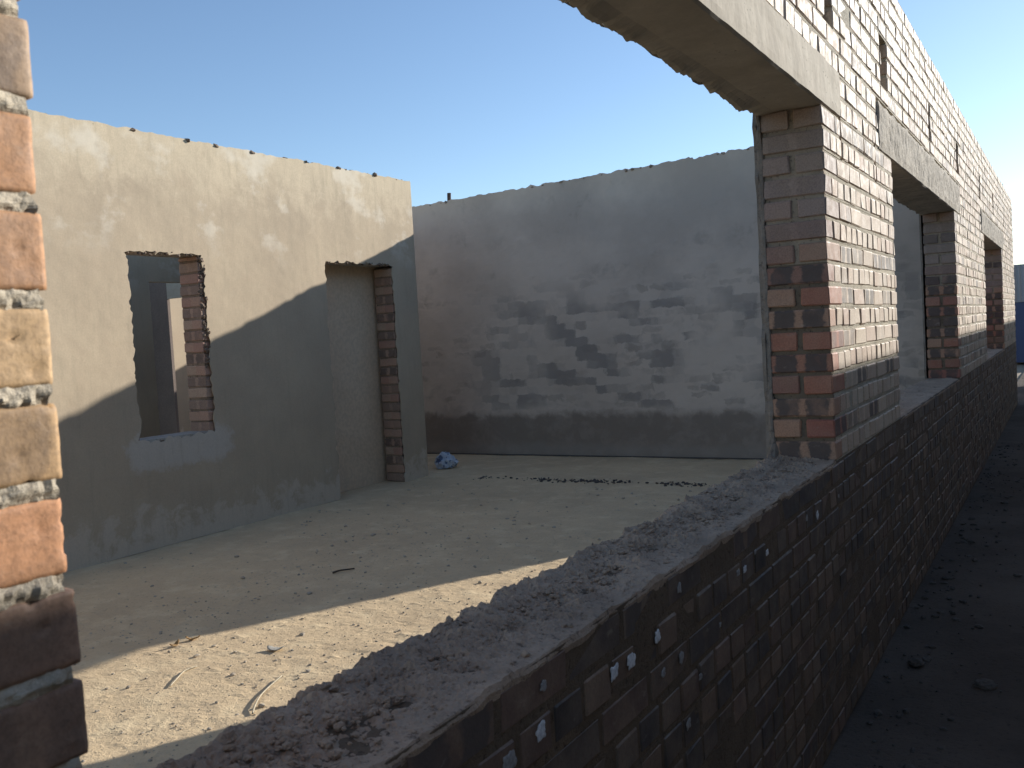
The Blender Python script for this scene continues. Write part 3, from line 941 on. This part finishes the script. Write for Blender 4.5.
# ------------------------------------------------------------------ neighbouring house (casts the shade on the lower wall)
nb = empty('neighbour_house', (3.5, 9.0, GROUND), 'low neighbouring house across the alley, outside the photo on the right', 'house')
NX = 1.75
NH = 1.099 + (NX - XO) / KX
w = MB(); w.box((NX, -7, GROUND - 0.05), (6.0, 26, NH - 0.06)); w.build('wall', mat_plain('cream_wall', (0.52, 0.45, 0.35), (0.60, 0.52, 0.41), 4), nb)
w = MB(); w.box((NX - 0.001, -7.2, NH - 0.058), (6.2, 26.2, NH)); w.build('roof', mat_simple('roof_sheet', (0.25, 0.25, 0.26), 0.5), nb)

# ------------------------------------------------------------------ shed beyond the far end of the wall
M_SHEET = mat_simple('corrugated_sheet', (0.34, 0.35, 0.37), 0.5, 0.5)
M_BLUE = mat_simple('blue_paint', (0.035, 0.065, 0.16), 0.5, 0.5)
sh = empty('corrugated_shed', (-1.0, 30.5, GROUND), 'grey corrugated iron shed with blue lower wall beyond the far end of the brick wall', 'shed')
mb = MB()
vs, fs = [], []
n = 240
for i in range(n + 1):
    x = -3.2 + 4.0 * i / n
    yy = 30 + 0.02 * math.sin(2 * math.pi * x / 0.12)
    vs += [(x, yy, 1.45), (x, yy, 2.50)]
for i in range(n): fs.append((2 * i, 2 * i + 2, 2 * i + 3, 2 * i + 1))
mb.add(vs, fs); mb.box((-3.2, 30.03, 1.45), (0.8, 33, 2.48)); mb.build('corrugated_cladding', M_SHEET, sh)
mb = MB(); mb.box((-3.15, 30.04, GROUND), (0.75, 32.9, 1.449)); mb.build('lower_wall', M_BLUE, sh)

# ------------------------------------------------------------------ LOOSE THINGS
def curve_tube(name, pts, r0, r1, mat):
    mb = MB(); n = 6; vs, fs = [], []
    P = [Vector(p) for p in pts]
    # resample
    Q = []
    for i in range(len(P) - 1):
        a = P[max(0, i - 1)]; b = P[i]; c = P[i + 1]; d = P[min(len(P) - 1, i + 2)]
        for s in range(5):
            t = s / 5
            Q.append(0.5 * ((2 * b) + (c - a) * t + (2 * a - 5 * b + 4 * c - d) * t * t + (3 * b - 3 * c + d - a) * t ** 3))
    Q.append(P[-1])
    m = len(Q)
    for i, q in enumerate(Q):
        t = (Q[min(m - 1, i + 1)] - Q[max(0, i - 1)]).normalized()
        s = t.cross(Vector((0, 0, 1))).normalized(); u = s.cross(t)
        r = r0 + (r1 - r0) * i / (m - 1)
        for j in range(n):
            a = 2 * math.pi * j / n
            vs.append(tuple(q + (s * math.cos(a) + u * math.sin(a)) * r))
    for i in range(m - 1):
        for j in range(n):
            fs.append((i * n + j, i * n + (j + 1) % n, (i + 1) * n + (j + 1) % n, (i + 1) * n + j))
    fs += [tuple(range(n))[::-1], tuple((m - 1) * n + j for j in range(n))]
    mb.add(vs, fs)
    return mb.build(name, mat, smooth=True)
M_STRAW = mat_simple('dry_straw', (0.56, 0.48, 0.34), 0.7)
M_TWIG = mat_simple('dark_twig', (0.09, 0.07, 0.055), 0.8)
M_LEAF = mat_simple('dry_leaf', (0.38, 0.22, 0.08), 0.7)
tag(curve_tube('straw', [(-2.535, 2.31, .008), (-2.575, 2.36, .012), (-2.640, 2.46, .012), (-2.70, 2.62, .014)], .004, .003, M_STRAW),
    'pale curved straw lying in the sunlit patch nearer the brick wall', 'straw', 'straws on the sunlit floor')
tag(curve_tube('straw', [(-3.06, 2.38, .006), (-3.10, 2.45, .010), (-3.14, 2.52, .010), (-3.14, 2.58, .008)], .0028, .0032, M_STRAW),
    'bent greyish straw in the sunlit patch near the left pier', 'straw', 'straws on the sunlit floor')
tag(curve_tube('twig', [(-3.66, 4.00, .006), (-3.635, 4.03, .013), (-3.61, 4.07, .012), (-3.60, 4.12, .006)], .006, .004, M_TWIG),
    'short dark curved twig on the shaded floor', 'twig')
def chip(name, p, lx, ly, rz, mat, label, cat, curl=0.012, seed=1.0):
    mb = MB(); vs, fs = [], []
    n, m = 12, 6
    for side in (0, 1):
        for i in range(n + 1):
            for j in range(m + 1):
                u, v = i / n * 2 - 1, j / m * 2 - 1
                wdt = math.sqrt(max(0.02, 1 - u * u))
                x, y = u * lx, v * ly * wdt
                z = curl * (u * u) + 0.006 * fr(u, v, seed, 1.5, 2) + 0.006 - side * 0.003
                c, s = math.cos(rz), math.sin(rz)
                vs.append((p[0] + x * c - y * s, p[1] + x * s + y * c, p[2] + z))
    N = (n + 1) * (m + 1)
    for i in range(n):
        for j in range(m):
            q = i * (m + 1) + j
            fs.append((q, q + m + 1, q + m + 2, q + 1)); fs.append((q + N, q + 1 + N, q + m + 2 + N, q + m + 1 + N))
    rimi = [i * (m + 1) for i in range(n + 1)] + [n * (m + 1) + j for j in range(1, m + 1)] + [i * (m + 1) + m for i in range(n - 1, -1, -1)] + [j for j in range(m - 1, 0, -1)]
    for a, b in zip(rimi, rimi[1:] + rimi[:1]): fs.append((b, a, a + N, b + N))
    mb.add(vs, fs)
    return tag(mb.build(name, mat, smooth=True), label, cat, 'dry leaves on the floor' if cat == 'leaf' else None)
chip('dry_leaf', (-3.455, 2.83, .004), .032, .012, 0.7, M_LEAF, 'orange brown dry leaf at the edge of the shade, right one of two', 'leaf', seed=2)
chip('dry_leaf', (-3.47, 2.74, .004), .035, .011, 1.9, M_LEAF, 'orange brown dry leaf at the edge of the shade, left one of two', 'leaf', seed=5)
chip('plaster_flake', (-2.976, 2.867, .004), .04, .022, 0.3, M_EDGE, 'pale flake of plaster lying in the middle of the sunlit patch', 'flake', seed=8)

# crumpled bag by the free end of the partition
def bag():
    bm = bmesh.new()
    bmesh.ops.create_icosphere(bm, subdivisions=5, radius=1.0)
    mb = MB()
    vs = []
    for v in bm.verts:
        q = v.co
        k = 1 + 0.30 * fr(q.x, q.y, q.z + 4, 1.7, 3) + 0.12 * abs(fr(q.x, q.y, q.z, 5, 3))
        z = max(-0.55, q.z) * k
        vs.append((-5.50 + q.x * k * 0.105, 7.80 + q.y * k * 0.10, 0.058 + z * 0.092))
    bm.verts.index_update()
    mb.add(vs, [tuple(x.index for x in f.verts) for f in bm.faces])
    bm.free()
    t = NT('bag_plastic')
    p = t.coord()
    n = t.noise(p, 16, 3)
    c = t.mix(t.ramp(n, 0.57, 0.61), (0.58, 0.64, 0.72), (0.12, 0.18, 0.30))
    m = t.done(c, 0.4, None, 0.5)
    return mb.build('plastic_bag', m)
tag(bag(), 'crumpled blue and white plastic bag by the free end of the plastered wall', 'bag')

# row of dark rubble in front of the far wall, floor debris, sill crumbs: nobody could count these
M_RUB = mat_simple('dark_rubble', (0.12, 0.105, 0.095), 0.9, 0.1)
M_DEB = mat_plain('debris', (0.40, 0.33, 0.25), (0.55, 0.47, 0.37), 30)
rb = MB()
for i in range(420):
    x = random.uniform(-4.75, -2.3)
    w_ = nz(x, 3, 0, 1.9)
    if w_ < -0.12 and random.random() < 0.85: continue
    lump(rb, (x, 7.27 + 0.05 * nz(x, 0, 0, 2) + random.gauss(0, 0.045), 0.005), random.choice((0.005, 0.007, 0.010, 0.016)), 0.6)
tag(rb.build('rubble', M_RUB), 'thin row of dark rubble crumbs across the floor before the grey far wall', 'rubble', kind='stuff')
dbm = MB()
for i in range(1100):
    x, y = random.uniform(-5.2, -1.4), random.uniform(1.4, 7.0)
    if nz(x, y, 2, 1.5) < -0.05 and random.random() < 0.7: continue
    r = min(0.016, 0.003 * random.paretovariate(1.9))
    lump(dbm, (x, y, hfl(x, y) + r * 0.25), r, 0.6)
for i in range(4200):
    x, y = random.uniform(-4.2, -1.9), random.uniform(1.5, 5.4)
    if nz(x, y, 2, 2.2) < 0.0 and random.random() < 0.6: continue
    r = min(0.008, 0.0018 * random.paretovariate(1.8))
    lump(dbm, (x, y, hfl(x, y) + r * 0.2), r, 0.6)
tag(dbm.build('floor_debris', M_DEB), 'small crumbs of mortar scattered over the cement floor', 'debris', kind='stuff')
sc_ = MB()
for i in range(2600):
    y = random.uniform(Y0 + 0.02, Y1 - 0.02)
    u = min(0.97, max(0.12, random.gauss(0.62, 0.24)))
    r = min(0.0085, 0.0022 * random.paretovariate(1.7))
    lump(sc_, (XO - u * TH, y, Z0 + 0.006 + 0.008 * max(0, u - 0.3)), r, 0.7)
tag(sc_.build('mortar_crumbs', M_SILL), 'loose mortar crumbs lying on the rough window sill', 'crumbs', kind='stuff')

M_STONE = mat_plain('stone', (0.09, 0.08, 0.07), (0.13, 0.115, 0.10), 12)
ab = MB()
for i in range(420):
    y = random.uniform(1.0, 12.0)
    x = XO + 0.02 + abs(random.gauss(0, 0.22))
    lump(ab, (x, y, hg(x, y) + 0.004), min(0.022, 0.006 * random.paretovariate(1.6)), 0.6)
tag(ab.build('alley_rubble', M_STONE), 'mortar droppings and brick crumbs strewn along the foot of the brick wall', 'rubble', kind='stuff')
# stones in the alley
def stone(p, r, label):
    mb = MB()
    bm = bmesh.new(); bmesh.ops.create_icosphere(bm, subdivisions=3, radius=1.0)
    vs = []
    for v in bm.verts:
        q = v.co; k = 1 + 0.35 * fr(q.x + p[1], q.y, q.z, 1.3, 3)
        vs.append((p[0] + q.x * k * r * 1.2, p[1] + q.y * k * r, p[2] + q.z * k * r * 0.6))
    bm.verts.index_update()
    mb.add(vs, [tuple(x.index for x in f.verts) for f in bm.faces]); bm.free()
    tag(mb.build('stone', M_STONE), label, 'stone')
stone((-0.34, 4.19, GROUND + 0.012), 0.035, 'flat dark stone on the alley soil away from the wall')
stone((-0.62, 4.35, GROUND + 0.015), 0.028, 'small dark stone on the alley soil close to the foot of the brick wall')

# ------------------------------------------------------------------ CAMERA
f, yaw, pit, rol = 938.828, R(30.893), R(-2.868), R(-3.296)
fw = Vector((-math.sin(yaw) * math.cos(pit), math.cos(yaw) * math.cos(pit), math.sin(pit)))
rt = Vector((math.cos(yaw), math.sin(yaw), 0)); up = rt.cross(fw)
r2 = math.cos(rol) * rt + math.sin(rol) * up
u2 = -math.sin(rol) * rt + math.cos(rol) * up
cam = bpy.data.cameras.new('camera')
cam.sensor_width = 36; cam.lens = 36 * f / 1024
cam.dof.use_dof = True; cam.dof.focus_distance = 5.0; cam.dof.aperture_fstop = 14
cam.clip_start = 0.05; cam.clip_end = 2000
co = bpy.data.objects.new('camera', cam); col.objects.link(co)
co.matrix_world = Matrix(((r2.x, u2.x, -fw.x, 0), (r2.y, u2.y, -fw.y, 0), (r2.z, u2.z, -fw.z, 1.292), (0, 0, 0, 1)))
scene.camera = co

# ------------------------------------------------------------------ LIGHT
s = Vector((KX, KY, 1)).normalized()
sun = bpy.data.lights.new('sun', 'SUN')
sun.energy = 4.7; sun.angle = R(0.5); sun.color = (1.0, 0.96, 0.89)
so = bpy.data.objects.new('sun', sun); col.objects.link(so)
so.rotation_euler = s.to_track_quat('Z', 'Y').to_euler()
so.location = (6, 12, 8)
w = bpy.data.worlds.new('World'); scene.world = w; w.use_nodes = True
nt = w.node_tree
sky = nt.nodes.new('ShaderNodeTexSky'); sky.sky_type = 'NISHITA'; sky.sun_disc = False
sky.sun_elevation = math.asin(s.z); sky.sun_rotation = math.atan2(KX, KY)
sky.altitude = 1200; sky.air_density = 1.0; sky.dust_density = 0.6; sky.ozone_density = 2.2
nt.links.new(sky.outputs[0], nt.nodes['Background'].inputs[0])
nt.nodes['Background'].inputs[1].default_value = 0.135
scene.view_settings.view_transform = 'Standard'
scene.view_settings.look = 'None'
scene.view_settings.exposure = 0.45
scene.view_settings.gamma = 1.0
scene.render.engine = 'CYCLES'
scene.cycles.max_bounces = 6
